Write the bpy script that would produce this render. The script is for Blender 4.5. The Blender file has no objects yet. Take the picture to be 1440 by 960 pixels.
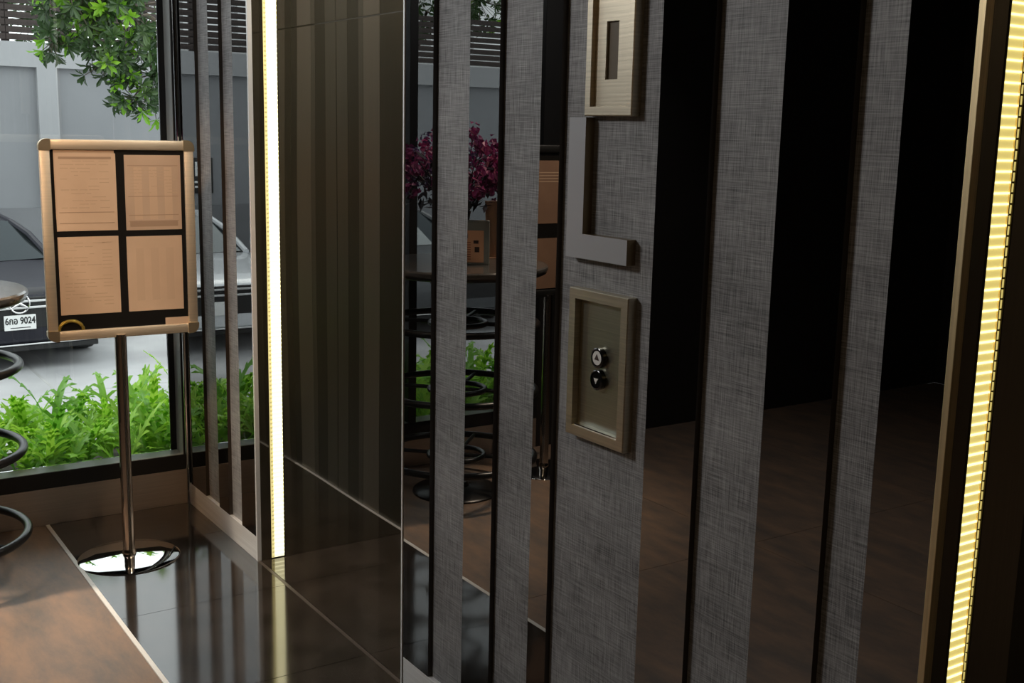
import bpy, bmesh, math, random
from mathutils import Vector, Matrix, Euler
random.seed(7)
SC = bpy.context.scene
COL = SC.collection
PI = math.pi

# ------------------------------------------------------------------ camera, sky, lamps, exposure
cam_d = bpy.data.cameras.new('camera'); cam = bpy.data.objects.new('camera', cam_d); COL.objects.link(cam)
yaw, pitch, roll, fpx = 0.98230677, 0.18240333, 0.02193708, 1615.71
fwd = Vector((-math.sin(yaw)*math.cos(pitch), math.cos(yaw)*math.cos(pitch), -math.sin(pitch)))
rt = Vector((math.cos(yaw), math.sin(yaw), 0)); up = rt.cross(fwd)
r2 = math.cos(roll)*rt + math.sin(roll)*up; u2 = -math.sin(roll)*rt + math.cos(roll)*up
mw = Matrix((r2, u2, -fwd)).transposed().to_4x4(); mw.translation = Vector((4.82351, -1.52371, 1.65))
cam.matrix_world = mw
cam_d.sensor_fit = 'HORIZONTAL'; cam_d.sensor_width = 36.0; cam_d.lens = fpx/1440*36.0
cam_d.clip_start = 0.02; cam_d.clip_end = 200
SC.camera = cam

w = bpy.data.worlds.new('sky'); SC.world = w; w.use_nodes = True
bg = w.node_tree.nodes['Background']; bg.inputs['Color'].default_value = (0.94, 0.97, 1.0, 1); bg.inputs['Strength'].default_value = 2.0

def lamp(kind, loc, energy, col, rot=(0,0,0), size=0.5, sizey=None, name='lamp'):
    d = bpy.data.lights.new(name, kind); d.energy = energy; d.color = col
    if kind == 'AREA':
        d.size = size
        if sizey: d.shape = 'RECTANGLE'; d.size_y = sizey
    if kind == 'SUN': d.angle = size
    o = bpy.data.objects.new(name, d); COL.objects.link(o); o.location = loc; o.rotation_euler = rot
    return o
lamp('SUN', (0,0,8), 1.3, (1,0.97,0.92), (math.radians(22), math.radians(-28), 0), math.radians(25), name='sun')
WARM = (1.0, 0.62, 0.34)
def spot(loc, target, energy, col, deg, blend=0.5, rad=0.06):  # warm spots added to light the sign, floor and table
    d = bpy.data.lights.new('added_spot', 'SPOT'); d.energy = energy; d.color = col; d.spot_size = math.radians(deg); d.spot_blend = blend; d.shadow_soft_size = rad
    o = bpy.data.objects.new('added_spot', d); COL.objects.link(o); o.location = loc
    o.rotation_euler = (Vector(target)-Vector(loc)).to_track_quat('-Z','Y').to_euler(); return o
spot((2.3,-1.9,2.9), (0.5,-0.45,1.2), 135, WARM, 30)
spot((0.95,-2.2,2.9), (0.5,-0.95,0.0), 330, (1.0,0.78,0.56), 52, 1.0)
spot((1.5,-0.75,2.9), (0.45,-1.12,1.15), 45, (1.0,0.75,0.5), 30)
lamp('AREA', (5.6,-2.4,2.96), 9, (1.0,0.72,0.42), (0,0,0), 0.6, name='lobby_light')
lamp('AREA', (1.2,-2.3,2.96), 52, (1.0,0.98,0.96), (math.radians(48),0,math.radians(-25)), 0.7, name='lobby_light')
lamp('AREA', (1.45,0.36,2.97), 20, (1.0,0.92,0.80), (0,0,0), 0.35, name='alcove_fill')  # unseen fill added to brighten the lift doors

SC.view_settings.view_transform = 'Standard'; SC.view_settings.look = 'None'
SC.view_settings.exposure = 0.0; SC.view_settings.gamma = 1.0; SC.view_settings.use_curve_mapping = False

# ------------------------------------------------------------------ materials
def newmat(name):
    m = bpy.data.materials.new(name); m.use_nodes = True
    nt = m.node_tree
    return m, nt, nt.nodes['Principled BSDF']
def pbr(name, col, rough=0.5, metal=0.0, ior=1.5, spec=None, emit=None, estr=0, trans=0, coat=0):
    m, nt, b = newmat(name)
    b.inputs['Base Color'].default_value = (*col, 1); b.inputs['Roughness'].default_value = rough
    b.inputs['Metallic'].default_value = metal; b.inputs['IOR'].default_value = ior
    if emit: b.inputs['Emission Color'].default_value = (*emit, 1); b.inputs['Emission Strength'].default_value = estr
    if trans: b.inputs['Transmission Weight'].default_value = trans
    if coat: b.inputs['Coat Weight'].default_value = coat
    return m
def noisy(name, c1, c2, scale=(5,5,5), rough=0.5, detail=6, bump=0, metal=0, ior=1.5, lo=0.35, hi=0.65, space='Object', dist=0.0, r2=None):
    m, nt, b = newmat(name); N = nt.nodes; L = nt.links
    tc = N.new('ShaderNodeTexCoord'); mp = N.new('ShaderNodeMapping'); mp.inputs['Scale'].default_value = scale
    nz = N.new('ShaderNodeTexNoise'); nz.inputs['Scale'].default_value = 1; nz.inputs['Detail'].default_value = detail
    nz.inputs['Distortion'].default_value = dist
    cr = N.new('ShaderNodeValToRGB'); cr.color_ramp.elements[0].position = lo; cr.color_ramp.elements[1].position = hi
    cr.color_ramp.elements[0].color = (*c1,1); cr.color_ramp.elements[1].color = (*c2,1)
    L.new(tc.outputs[space], mp.inputs[0]); L.new(mp.outputs[0], nz.inputs['Vector']); L.new(nz.outputs['Fac'], cr.inputs[0])
    L.new(cr.outputs[0], b.inputs['Base Color'])
    b.inputs['Roughness'].default_value = rough; b.inputs['Metallic'].default_value = metal; b.inputs['IOR'].default_value = ior
    if r2 is not None:
        mr = N.new('ShaderNodeMapRange'); mr.inputs[3].default_value = rough; mr.inputs[4].default_value = r2
        L.new(nz.outputs['Fac'], mr.inputs[0]); L.new(mr.outputs[0], b.inputs['Roughness'])
    if bump:
        bp = N.new('ShaderNodeBump'); bp.inputs['Strength'].default_value = bump; bp.inputs['Distance'].default_value = 0.01
        L.new(nz.outputs['Fac'], bp.inputs['Height']); L.new(bp.outputs[0], b.inputs['Normal'])
    return m
def linen(name):
    m, nt, b = newmat(name); N = nt.nodes; L = nt.links
    tc = N.new('ShaderNodeTexCoord'); outs = []
    for sc in ((14, 14, 520), (420, 420, 16), (3, 3, 5)):
        mp = N.new('ShaderNodeMapping'); mp.inputs['Scale'].default_value = sc
        nz = N.new('ShaderNodeTexNoise'); nz.inputs['Scale'].default_value = 1; nz.inputs['Detail'].default_value = 4
        L.new(tc.outputs['Object'], mp.inputs[0]); L.new(mp.outputs[0], nz.inputs['Vector']); outs.append(nz.outputs['Fac'])
    a = N.new('ShaderNodeMath'); a.operation = 'ADD'; L.new(outs[0], a.inputs[0]); L.new(outs[1], a.inputs[1])
    a2 = N.new('ShaderNodeMath'); a2.operation = 'MULTIPLY_ADD'; a2.inputs[1].default_value = 0.5; L.new(a.outputs[0], a2.inputs[0])
    a3 = N.new('ShaderNodeMath'); a3.operation = 'MULTIPLY'; a3.inputs[1].default_value = 0.25; L.new(outs[2], a3.inputs[0]); L.new(a3.outputs[0], a2.inputs[2])
    cr = N.new('ShaderNodeValToRGB'); cr.color_ramp.elements[0].position = 0.47; cr.color_ramp.elements[1].position = 0.80
    cr.color_ramp.elements[0].color = (0.085,0.085,0.088,1); cr.color_ramp.elements[1].color = (0.42,0.42,0.42,1)
    L.new(a2.outputs[0], cr.inputs[0]); L.new(cr.outputs[0], b.inputs['Base Color'])
    b.inputs['Roughness'].default_value = 0.55
    bp = N.new('ShaderNodeBump'); bp.inputs['Strength'].default_value = 0.35; bp.inputs['Distance'].default_value = 0.002
    L.new(a2.outputs[0], bp.inputs['Height']); L.new(bp.outputs[0], b.inputs['Normal'])
    return m
def brushed(name, col, rough, axis_scale, amt=0.12, tilt=0.25):
    m, nt, b = newmat(name); N = nt.nodes; L = nt.links
    tc = N.new('ShaderNodeTexCoord'); mp = N.new('ShaderNodeMapping'); mp.inputs['Scale'].default_value = axis_scale
    nz = N.new('ShaderNodeTexNoise'); nz.inputs['Scale'].default_value = 1; nz.inputs['Detail'].default_value = 3
    cr = N.new('ShaderNodeValToRGB'); cr.color_ramp.elements[0].position = 0.3; cr.color_ramp.elements[1].position = 0.7
    cr.color_ramp.elements[0].color = (*[c*(1-amt) for c in col],1); cr.color_ramp.elements[1].color = (*[min(1,c*(1+amt)) for c in col],1)
    L.new(tc.outputs['Object'], mp.inputs[0]); L.new(mp.outputs[0], nz.inputs['Vector']); L.new(nz.outputs['Fac'], cr.inputs[0])
    L.new(cr.outputs[0], b.inputs['Base Color']); b.inputs['Metallic'].default_value = 1; b.inputs['Roughness'].default_value = rough
    bp = N.new('ShaderNodeBump'); bp.inputs['Strength'].default_value = tilt; bp.inputs['Distance'].default_value = 0.0006
    L.new(nz.outputs['Fac'], bp.inputs['Height']); L.new(bp.outputs[0], b.inputs['Normal'])
    return m
def pane_mat(name):
    m = bpy.data.materials.new(name); m.use_nodes = True; nt = m.node_tree; N = nt.nodes; L = nt.links
    for n in list(N): N.remove(n)
    out = N.new('ShaderNodeOutputMaterial'); tr = N.new('ShaderNodeBsdfTransparent'); tr.inputs[0].default_value = (0.93,0.96,0.95,1)
    gl = N.new('ShaderNodeBsdfGlossy'); gl.inputs['Roughness'].default_value = 0.0; gl.inputs[0].default_value = (1,1,1,1)
    fr = N.new('ShaderNodeFresnel'); fr.inputs[0].default_value = 1.45
    mx = N.new('ShaderNodeMixShader'); L.new(fr.outputs[0], mx.inputs[0]); L.new(tr.outputs[0], mx.inputs[1]); L.new(gl.outputs[0], mx.inputs[2])
    L.new(mx.outputs[0], out.inputs[0])
    return m
def mirror_glass(name, ior, base=(0.002,0.002,0.002), rough=0.0, tint=(0.9,0.9,0.9)):
    m = bpy.data.materials.new(name); m.use_nodes = True; nt = m.node_tree; N = nt.nodes; L = nt.links
    for n in list(N): N.remove(n)
    out = N.new('ShaderNodeOutputMaterial'); df = N.new('ShaderNodeBsdfDiffuse'); df.inputs[0].default_value = (*base,1)
    gl = N.new('ShaderNodeBsdfGlossy'); gl.inputs['Roughness'].default_value = rough; gl.inputs[0].default_value = (*tint,1)
    fr = N.new('ShaderNodeFresnel'); fr.inputs[0].default_value = ior
    mx = N.new('ShaderNodeMixShader'); L.new(fr.outputs[0], mx.inputs[0]); L.new(df.outputs[0], mx.inputs[1]); L.new(gl.outputs[0], mx.inputs[2])
    L.new(mx.outputs[0], out.inputs[0])
    return m
def wavy(m, scale, dist):
    nt = m.node_tree; N = nt.nodes; L = nt.links
    tc = N.new('ShaderNodeTexCoord'); mp = N.new('ShaderNodeMapping'); mp.inputs['Scale'].default_value = scale
    nz = N.new('ShaderNodeTexNoise'); nz.inputs['Scale'].default_value = 1; nz.inputs['Detail'].default_value = 0
    bp = N.new('ShaderNodeBump'); bp.inputs['Strength'].default_value = 1; bp.inputs['Distance'].default_value = dist
    L.new(tc.outputs['Object'], mp.inputs[0]); L.new(mp.outputs[0], nz.inputs['Vector']); L.new(nz.outputs['Fac'], bp.inputs['Height'])
    for n in N:
        if n.type == 'BSDF_GLOSSY': L.new(bp.outputs[0], n.inputs['Normal'])
def leafmat(name, c1, c2, rough=0.35, trans=0.35):
    m = bpy.data.materials.new(name); m.use_nodes = True; nt = m.node_tree; N = nt.nodes; L = nt.links
    b = N['Principled BSDF']; out = N['Material Output']
    oi = N.new('ShaderNodeObjectInfo'); mix = N.new('ShaderNodeMix'); mix.data_type = 'RGBA'
    L.new(oi.outputs['Random'], mix.inputs['Factor']); mix.inputs[6].default_value = (*c1,1); mix.inputs[7].default_value = (*c2,1)
    L.new(mix.outputs[2], b.inputs['Base Color']); b.inputs['Roughness'].default_value = rough
    tl = N.new('ShaderNodeBsdfTranslucent'); L.new(mix.outputs[2], tl.inputs[0])
    mx = N.new('ShaderNodeMixShader'); mx.inputs[0].default_value = trans
    L.new(b.outputs[0], mx.inputs[1]); L.new(tl.outputs[0], mx.inputs[2]); L.new(mx.outputs[0], out.inputs[0])
    return m

M = {}
M['glass'] = pane_mat('window_glass')
M['black_glass'] = mirror_glass('black_glass', 2.9)
M['edge'] = pbr('dark_bronze_edge', (0.035,0.026,0.018), 0.3)
M['linen'] = linen('grey_linen')
M['steel'] = brushed('brushed_steel', (0.92,0.91,0.90), 0.5, (2,2,300), 0.10, 0.5)
M['steel'].node_tree.nodes['Principled BSDF'].inputs['Metallic'].default_value = 0.45
M['chrome'] = pbr('chrome', (0.86,0.86,0.85), 0.04, 1)
M['chrome_flat'] = pbr('polished_steel', (0.97,0.97,0.96), 0.30, 0.35)
M['brass'] = brushed('brass', (0.85,0.68,0.40), 0.45, (200,200,3))
M['bronze'] = brushed('champagne_bronze', (0.66,0.59,0.46), 0.38, (3,3,220))
M['nickel'] = brushed('nickel_plate', (0.55,0.54,0.43), 0.33, (3,3,420))
M['letter'] = pbr('letter_grey', (0.46,0.47,0.49), 0.35, 0.25)
M['letter_side'] = pbr('letter_side_bronze', (0.26,0.20,0.12), 0.35, 0.7)
M['side'] = mirror_glass('bronze_side_panel', 5.0, (0.030,0.027,0.018), 0.015, (0.86,0.82,0.77)); wavy(M['side'], (1.2,2.2,0.8), 0.0022)
M['door_dark'] = brushed('lift_door_dark', (0.20,0.19,0.16), 0.35, (300,300,2), 0.06, 0.1)
M['door_mid'] = brushed('lift_door_mid', (0.40,0.38,0.33), 0.38, (300,300,2), 0.06, 0.1)
M['door_light'] = brushed('lift_door_light', (0.62,0.57,0.50), 0.40, (300,300,2), 0.06, 0.1)
def floor_dark():
    m = noisy('dark_polished_tile', (0.022,0.017,0.013), (0.040,0.031,0.025), (7,7,7), 0.09, 8, 0, 0, 1.9)
    return m
M['floor_dark'] = floor_dark()
M['floor_brown'] = noisy('rust_brown_tile', (0.17,0.135,0.11), (0.34,0.215,0.14), (3.2,9.0,4), 0.42, 12, 0.05, 0, 1.5, 0.36, 0.66, 'Object', 0.15, 0.55)
for n_ in M['floor_brown'].node_tree.nodes:
    if n_.type == 'TEX_NOISE': n_.inputs['Roughness'].default_value = 0.68
M['grout'] = pbr('pale_trim', (0.85,0.84,0.80), 0.4)
M['joint'] = pbr('dark_joint', (0.02,0.017,0.014), 0.7)
M['wall_dark'] = noisy('dark_wall', (0.012,0.010,0.009), (0.02,0.016,0.013), (3,3,3), 0.6)
M['ceil'] = pbr('dark_ceiling', (0.06,0.055,0.05), 0.8)
M['frame_black'] = pbr('black_aluminium', (0.010,0.010,0.010), 0.4)
M['reveal'] = pbr('grey_reveal', (0.27,0.29,0.285), 0.4, 0.0)
M['base_steel'] = brushed('brown_steel', (0.60,0.52,0.45), 0.5, (3,2,180), 0.08, 0.4)
M['led'] = pbr('led_lens', (0.9,0.8,0.45), 0.4, emit=(1.0,0.80,0.24), estr=0.62)
M['led_line'] = pbr('led_line', (0.9,0.9,0.6), 0.4, emit=(1.0,0.92,0.50), estr=1.6)
M['led_hot'] = pbr('led_lens_bright', (0.9,0.85,0.6), 0.4, emit=(1.0,0.92,0.55), estr=1.5)
M['led_hot_line'] = pbr('led_line_bright', (1,1,0.7), 0.4, emit=(1.0,0.95,0.62), estr=2.6)
M['led_dim'] = pbr('led_diffuser', (0.8,0.7,0.3), 0.5, emit=(1.0,0.85,0.36), estr=0.75)
M['led_dash'] = pbr('led_dash', (0.5,0.45,0.2), 0.5, emit=(1.0,0.86,0.38), estr=0.42)
M['channel'] = pbr('bronze_channel', (0.05,0.04,0.022), 0.35, 0.5)
M['sign_frame'] = brushed('sign_frame', (0.95,0.82,0.64), 0.55, (3,3,200), 0.05)  # silver frame; the gold tint puts warm room light into the colour
M['sign_black'] = pbr('black_backing', (0.012,0.011,0.010), 0.25)
M['paper'] = noisy('warm_lit_paper', (0.62,0.44,0.30), (0.68,0.49,0.34), (6,6,6), 0.6)  # white sheets; the tan base imitates warm lamp light
M['paper2'] = noisy('warm_paper_shaded', (0.52,0.37,0.26), (0.57,0.41,0.29), (6,6,6), 0.6)  # darker copy of the same sheets, warm light and shade in the colour
M['print'] = pbr('faint_print', (0.40,0.27,0.18), 0.6)
M['print2'] = pbr('fainter_print', (0.55,0.39,0.265), 0.6)
M['print3'] = pbr('faintest_print', (0.615,0.437,0.30), 0.6)
M['gold'] = pbr('gold_disc', (0.62,0.46,0.10), 0.3, 0.8)
M['black_tube'] = pbr('black_powder_tube', (0.010,0.010,0.010), 0.30)
M['table_top'] = noisy('stone_table_top', (0.06,0.058,0.055), (0.11,0.105,0.10), (4,9,4), 0.14, 6, 0, 0, 2.2)
M['table_edge'] = pbr('table_edge', (0.02,0.015,0.011), 0.3)
M['outer_wall'] = noisy('grey_render', (0.255,0.262,0.275), (0.285,0.292,0.305), (0.8,0.8,0.8), 0.8)
M['outer_band'] = noisy('light_grey_render', (0.37,0.375,0.385), (0.40,0.405,0.415), (0.8,0.8,0.8), 0.8)
M['outer_low'] = noisy('dark_grey_render', (0.19,0.195,0.205), (0.23,0.235,0.245), (0.8,0.8,0.8), 0.8)
M['slat'] = noisy('brown_wood_slat', (0.028,0.018,0.015), (0.05,0.034,0.029), (40,1,40), 0.6)
M['ground'] = noisy('concrete_ground', (0.30,0.30,0.305), (0.42,0.42,0.425), (1.2,1.2,1.2), 0.7, 8, 0.1)
M['soil'] = pbr('soil', (0.035,0.028,0.018), 0.9)
M['concrete'] = noisy('concrete', (0.30,0.30,0.29), (0.38,0.38,0.37), (4,4,4), 0.8)
M['white_wall'] = pbr('white_render', (0.75,0.75,0.75), 0.8)
M['fern'] = leafmat('fern_leaf', (0.24,0.52,0.03), (0.46,0.74,0.08), 0.4, 0.4)
M['fern2'] = leafmat('fern_leaf_dark', (0.14,0.38,0.03), (0.30,0.58,0.06), 0.4, 0.4)
M['leaf'] = leafmat('tree_leaf', (0.035,0.075,0.025), (0.10,0.17,0.05), 0.25, 0.15)
M['leaf_bright'] = leafmat('tree_leaf_bright', (0.22,0.50,0.03), (0.36,0.66,0.05), 0.28, 0.4)
M['bark'] = noisy('bark', (0.07,0.05,0.035), (0.14,0.11,0.08), (9,9,3), 0.9)
M['petal'] = leafmat('petal', (0.12,0.018,0.09), (0.27,0.035,0.15), 0.5, 0.2)
M['petal2'] = leafmat('petal_violet', (0.07,0.03,0.12), (0.18,0.09,0.24), 0.5, 0.2)
M['flower_leaf'] = leafmat('flower_leaf', (0.02,0.02,0.03), (0.05,0.04,0.06), 0.5, 0.1)
M['vase'] = pbr('dark_vase', (0.01,0.008,0.012), 0.1)
M['kraft'] = noisy('kraft_card', (0.50,0.30,0.18), (0.56,0.34,0.21), (8,8,8), 0.6)
M['poster'] = noisy('brown_poster', (0.24,0.14,0.09), (0.28,0.165,0.105), (8,8,8), 0.6)
M['card'] = noisy('orange_card', (0.62,0.34,0.20), (0.68,0.38,0.23), (8,8,8), 0.5)
M['ink'] = pbr('dark_ink', (0.04,0.02,0.015), 0.6)
M['ink2'] = pbr('red_ink', (0.28,0.09,0.05), 0.6)
M['plastic_grey'] = pbr('grey_plastic', (0.20,0.22,0.21), 0.3)
M['clear'] = pbr('acrylic', (0.85,0.87,0.87), 0.05, trans=0.0)
M['car_black'] = pbr('car_black', (0.024,0.024,0.032), 0.4, 0.0, 1.3)
M['car_white'] = pbr('car_white', (0.80,0.82,0.84), 0.25, 0.0, coat=1.0)
M['car_silver'] = pbr('car_silver', (0.10,0.105,0.11), 0.3, 0.3)
M['car_glass'] = mirror_glass('car_glass', 1.5, (0.012,0.015,0.016), 0.0, (0.5,0.55,0.58))
M['rubber'] = pbr('rubber', (0.015,0.015,0.015), 0.8)
M['lens'] = pbr('headlamp', (0.75,0.76,0.78), 0.1, 0.6)
M['plate'] = pbr('plate_white', (0.85,0.85,0.83), 0.4)
M['plate_ink'] = pbr('plate_ink', (0.02,0.02,0.02), 0.5)
M['btn_black'] = pbr('button_black', (0.008,0.008,0.008), 0.12)
M['btn_white'] = pbr('button_white', (0.78,0.76,0.72), 0.3)

# ------------------------------------------------------------------ mesh helpers
class MB:
    def __init__(s): s.v = []; s.f = []; s.mi = []
    def add(s, vs, fs, mi=0):
        o = len(s.v); s.v += [tuple(x) for x in vs]; s.f += [tuple(i+o for i in f) for f in fs]; s.mi += [mi]*len(fs); return s
    def box(s, a, b, mi=0, bev=0.0):
        x0,y0,z0 = a; x1,y1,z1 = b
        if bev <= 0:
            vs = [(x,y,z) for z in (z0,z1) for y in (y0,y1) for x in (x0,x1)]
            return s.add(vs, [(0,2,3,1),(4,5,7,6),(0,1,5,4),(2,6,7,3),(0,4,6,2),(1,3,7,5)], mi)
        bm = bmesh.new(); bmesh.ops.create_cube(bm, size=1)
        for v in bm.verts: v.co = Vector(((x0+x1)/2+v.co.x*(x1-x0), (y0+y1)/2+v.co.y*(y1-y0), (z0+z1)/2+v.co.z*(z1-z0)))
        bmesh.ops.bevel(bm, geom=bm.edges[:], offset=min(bev, 0.45*min(x1-x0,y1-y0,z1-z0)), segments=2, affect='EDGES', profile=0.5)
        bm.verts.index_update(); s.add([v.co for v in bm.verts], [[v.index for v in f.verts] for f in bm.faces], mi); bm.free(); return s
    def tube(s, pts, r, n=12, closed=False, mi=0, cap=True):
        P = [Vector(p) for p in pts]; R = r if isinstance(r,(list,tuple)) else [r]*len(P); rings = []; m = len(P); base = len(s.v)
        prev = None
        for i,p in enumerate(P):
            a = P[(i-1)%m] if (closed or i>0) else P[i]; b = P[(i+1)%m] if (closed or i<m-1) else P[i]
            t = (b-a).normalized()
            ref = Vector((0,0,1)) if abs(t.z) < 0.9 else Vector((1,0,0))
            u = t.cross(ref).normalized(); v = u.cross(t)
            for k in range(n):
                th = 2*PI*k/n; s.v.append(tuple(p + R[i]*(math.cos(th)*u + math.sin(th)*v)))
        for i in range(m if closed else m-1):
            j = (i+1)%m
            for k in range(n):
                k2 = (k+1)%n; s.f.append((base+i*n+k, base+i*n+k2, base+j*n+k2, base+j*n+k)); s.mi.append(mi)
        if cap and not closed:
            s.f.append(tuple(base+k for k in range(n))); s.f.append(tuple(base+(m-1)*n+k for k in reversed(range(n)))); s.mi += [mi,mi]
        return s
    def lathe(s, prof, n=40, c=(0,0,0), mi=0):
        base = len(s.v); m = len(prof)
        for r,z in prof:
            for k in range(n):
                th = 2*PI*k/n; s.v.append((c[0]+r*math.cos(th), c[1]+r*math.sin(th), c[2]+z))
        for i in range(m-1):
            for k in range(n):
                k2 = (k+1)%n; s.f.append((base+i*n+k, base+i*n+k2, base+(i+1)*n+k2, base+(i+1)*n+k)); s.mi.append(mi)
        s.f.append(tuple(base+k for k in reversed(range(n)))); s.f.append(tuple(base+(m-1)*n+k for k in range(n))); s.mi += [mi,mi]
        return s
    def prism(s, pts, y0, y1, mi=0, axis='Y'):
        n = len(pts)
        if axis == 'Y': vs = [(x,y0,z) for x,z in pts] + [(x,y1,z) for x,z in pts]
        elif axis == 'X': vs = [(y0,x,z) for x,z in pts] + [(y1,x,z) for x,z in pts]
        else: vs = [(x,z,y0) for x,z in pts] + [(x,z,y1) for x,z in pts]
        fs = [tuple(range(n)), tuple(range(2*n-1, n-1, -1))] + [(i, i+n, (i+1)%n+n, (i+1)%n) for i in range(n)]
        return s.add(vs, fs, mi)
    def xf(s, m):
        s.v = [tuple(m @ Vector(v)) for v in s.v]; return s
    def mesh(s, name, mats, smooth=False):
        me = bpy.data.meshes.new(name); me.from_pydata(s.v, [], s.f)
        for m in (mats if isinstance(mats,(list,tuple)) else [mats]): me.materials.append(m)
        me.polygons.foreach_set('material_index', s.mi)
        bm = bmesh.new(); bm.from_mesh(me); bmesh.ops.recalc_face_normals(bm, faces=bm.faces[:]); bm.to_mesh(me); bm.free()
        if smooth:
            me.polygons.foreach_set('use_smooth', [True]*len(me.polygons))
            try: me.set_sharp_from_angle(angle=math.radians(40))
            except Exception: pass
        me.update(); return me
    def build(s, name, mats, parent=None, smooth=False):
        return link(name, s.mesh(name, mats, smooth), parent)
def link(name, me, parent=None, loc=None, rot=None):
    o = bpy.data.objects.new(name, me); COL.objects.link(o)
    if parent: o.parent = parent
    if loc is not None: o.location = loc
    if rot is not None: o.rotation_euler = rot
    return o
def tag(o, label, cat, group=None):
    o['label'] = label; o['category'] = cat; o['kind'] = 'thing'
    if group: o['group'] = group
    return o
def thing(name, label, cat, loc=(0,0,0), rz=0, group=None):
    o = bpy.data.objects.new(name, None); COL.objects.link(o); o.location = loc; o.rotation_euler = (0,0,rz); o.empty_display_size = 0.1
    return tag(o, label, cat, group)
def struct(name, label=None):
    o = bpy.data.objects.new(name, None); COL.objects.link(o); o['kind'] = 'structure'; o.empty_display_size = 0.1
    if label: o['label'] = label
    return o
def sbox(name, a, b, mat, parent=None, bev=0.0):
    o = MB().box(a, b, 0, bev).build(name, mat, parent)
    if parent is None: o['kind'] = 'structure'
    return o

# ------------------------------------------------------------------ room shell
RX1, RY0, RZ1 = 7.0, -5.2, 3.0
WB = 0.5862; AB = 0.648; OX0, OX1 = 0.818, 1.977; A2X0, A2X1 = 3.763, 4.92
floor = struct('floor', 'lobby floor of brown stone tiles with dark polished tiles along the lift wall')
sbox('screed', (-0.12, RY0, -0.12), (RX1, AB+0.12, -0.02), M['joint'], floor)
# brown tiles
tx, ty = 1.64, 1.2
yy = -WB-0.016; k = 0
while yy > RY0+0.01:
    y0 = max(RY0, yy-ty); xx = 0.0
    while xx < RX1-0.01:
        x1 = min(RX1, xx+tx); MB().box((xx+0.001, y0+0.001, -0.02), (x1-0.001, yy-0.001, 0.0)).build('brown_tile', M['floor_brown'], floor); xx = x1
    yy = y0; k += 1
sbox('floor_trim', (0, -WB-0.015, -0.02), (RX1, -WB, 0.0012), M['grout'], floor)
jx = [0.0, 0.425] + [0.425+0.66*i for i in range(1, 10)] + [RX1]
for a, b in zip(jx, jx[1:]):
    MB().box((a+0.0012, -WB, -0.02), (b-0.0012, 0.0, 0.0)).build('dark_tile', M['floor_dark'], floor)
def alcove_floor(x0, x1):
    xs = [x0] + [j for j in jx if x0+0.05 < j < x1-0.05] + [x1]
    for a, b in zip(xs, xs[1:]):
        MB().box((a+0.001, 0.0155, -0.02), (b-0.001, AB-0.012, -0.0003)).build('dark_tile', M['floor_dark'], floor)
    MB().box((x0, 0.0005, -0.02), (x1, 0.013, 0.0004)).build('threshold_strip', M['threshold'], floor)
    MB().box((x0, AB-0.012, -0.02), (x1, AB, 0.0015)).build('floor_trim', M['grout'], floor)
M['threshold'] = pbr('threshold_metal', (0.07,0.055,0.045), 0.4, 0.0)
alcove_floor(OX0, OX1); alcove_floor(A2X0, A2X1)
sbox('ceiling', (-0.12, RY0, RZ1), (RX1, AB+0.12, RZ1+0.12), M['ceil'])
sbox('wall_back', (RX1, RY0, 0), (RX1+0.12, AB+0.12, RZ1), M['wall_dark'])
sbox('wall_left', (-0.12, RY0-0.12, 0), (RX1, RY0, RZ1), M['wall_dark'])

# ------------------------------------------------------------------ lift wall (the right wall)
wall = struct('wall_right', 'lift lobby wall of glossy black glass and grey linen strips')
def backing(x0, x1): MB().box((x0, 0.016, 0), (x1, AB+0.12, RZ1)).build('wall_core', M['wall_dark'], wall)
def glass_panel(x0, x1, tilt=0.0, tiltx=0.0):
    mb = MB(); y0, y1, z0, z1 = 0.0, 0.0156, 0.0966, RZ1
    c = ((x0+x1)/2, 0.0, 1.1)
    vs = [(x,y,z) for z in (z0,z1) for y in (y0,y1) for x in (x0,x1)]
    vs = [(x-c[0], y-c[1]+((x-c[0])*tilt+(z-c[2])*tiltx if y == y0 else 0), z-c[2]) for x,y,z in vs]
    mb.add(vs, [(0,1,5,4)], 0); mb.add(vs, [(0,2,3,1),(4,5,7,6),(2,6,7,3),(0,4,6,2),(1,3,7,5)], 1)
    # weld
    me = bpy.data.meshes.new('glass_panel'); me.from_pydata(vs, [], [(0,1,5,4),(0,2,3,1),(4,5,7,6),(2,6,7,3),(0,4,6,2),(1,3,7,5)])
    me.materials.append(M['black_glass']); me.materials.append(M['edge'])
    for i,p in enumerate(me.polygons): p.material_index = 0 if i == 0 else 1
    bm = bmesh.new(); bm.from_mesh(me); bmesh.ops.recalc_face_normals(bm, faces=bm.faces[:]); bm.to_mesh(me); bm.free()
    return link('glass_panel', me, wall, c)
def strip(x0, x1):
    o = MB().box((x0, 0.014, 0.0956), (x1, 0.0158, RZ1)).build('linen_strip', M['linen'], wall); return o
backing(0.0, OX0-0.004); backing(OX1+0.004, A2X0-0.004); backing(A2X1+0.004, RX1)
for a,b,t,t2 in [(0.045,0.236,0,0),(0.398,0.516,0,0),(0.657,0.806,0,0),(1.992,2.142,0,0),(2.325,2.462,0,0),(2.637,2.714,0,0),
            (3.048,3.197,0,0),(3.375,3.531,0,0),(3.629,3.750,0,0),(4.94,5.2,0,0),(5.4,6.9,0,0)]:
    glass_panel(a,b,t,t2)
for a,b in [(0.230,0.400),(0.512,0.659),(2.138,2.327),(2.458,2.639),(2.712,3.050),(3.195,3.377),(3.529,3.631),(5.195,5.405)]:
    strip(a,b)
for a,b in [(0.012,0.806),(1.992,3.750),(4.93,RX1)]:
    MB().box((a, 0.0, 0.0), (b, 0.0158, 0.0956), 0, 0.0012).build('skirting', M['steel'], wall)
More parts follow.
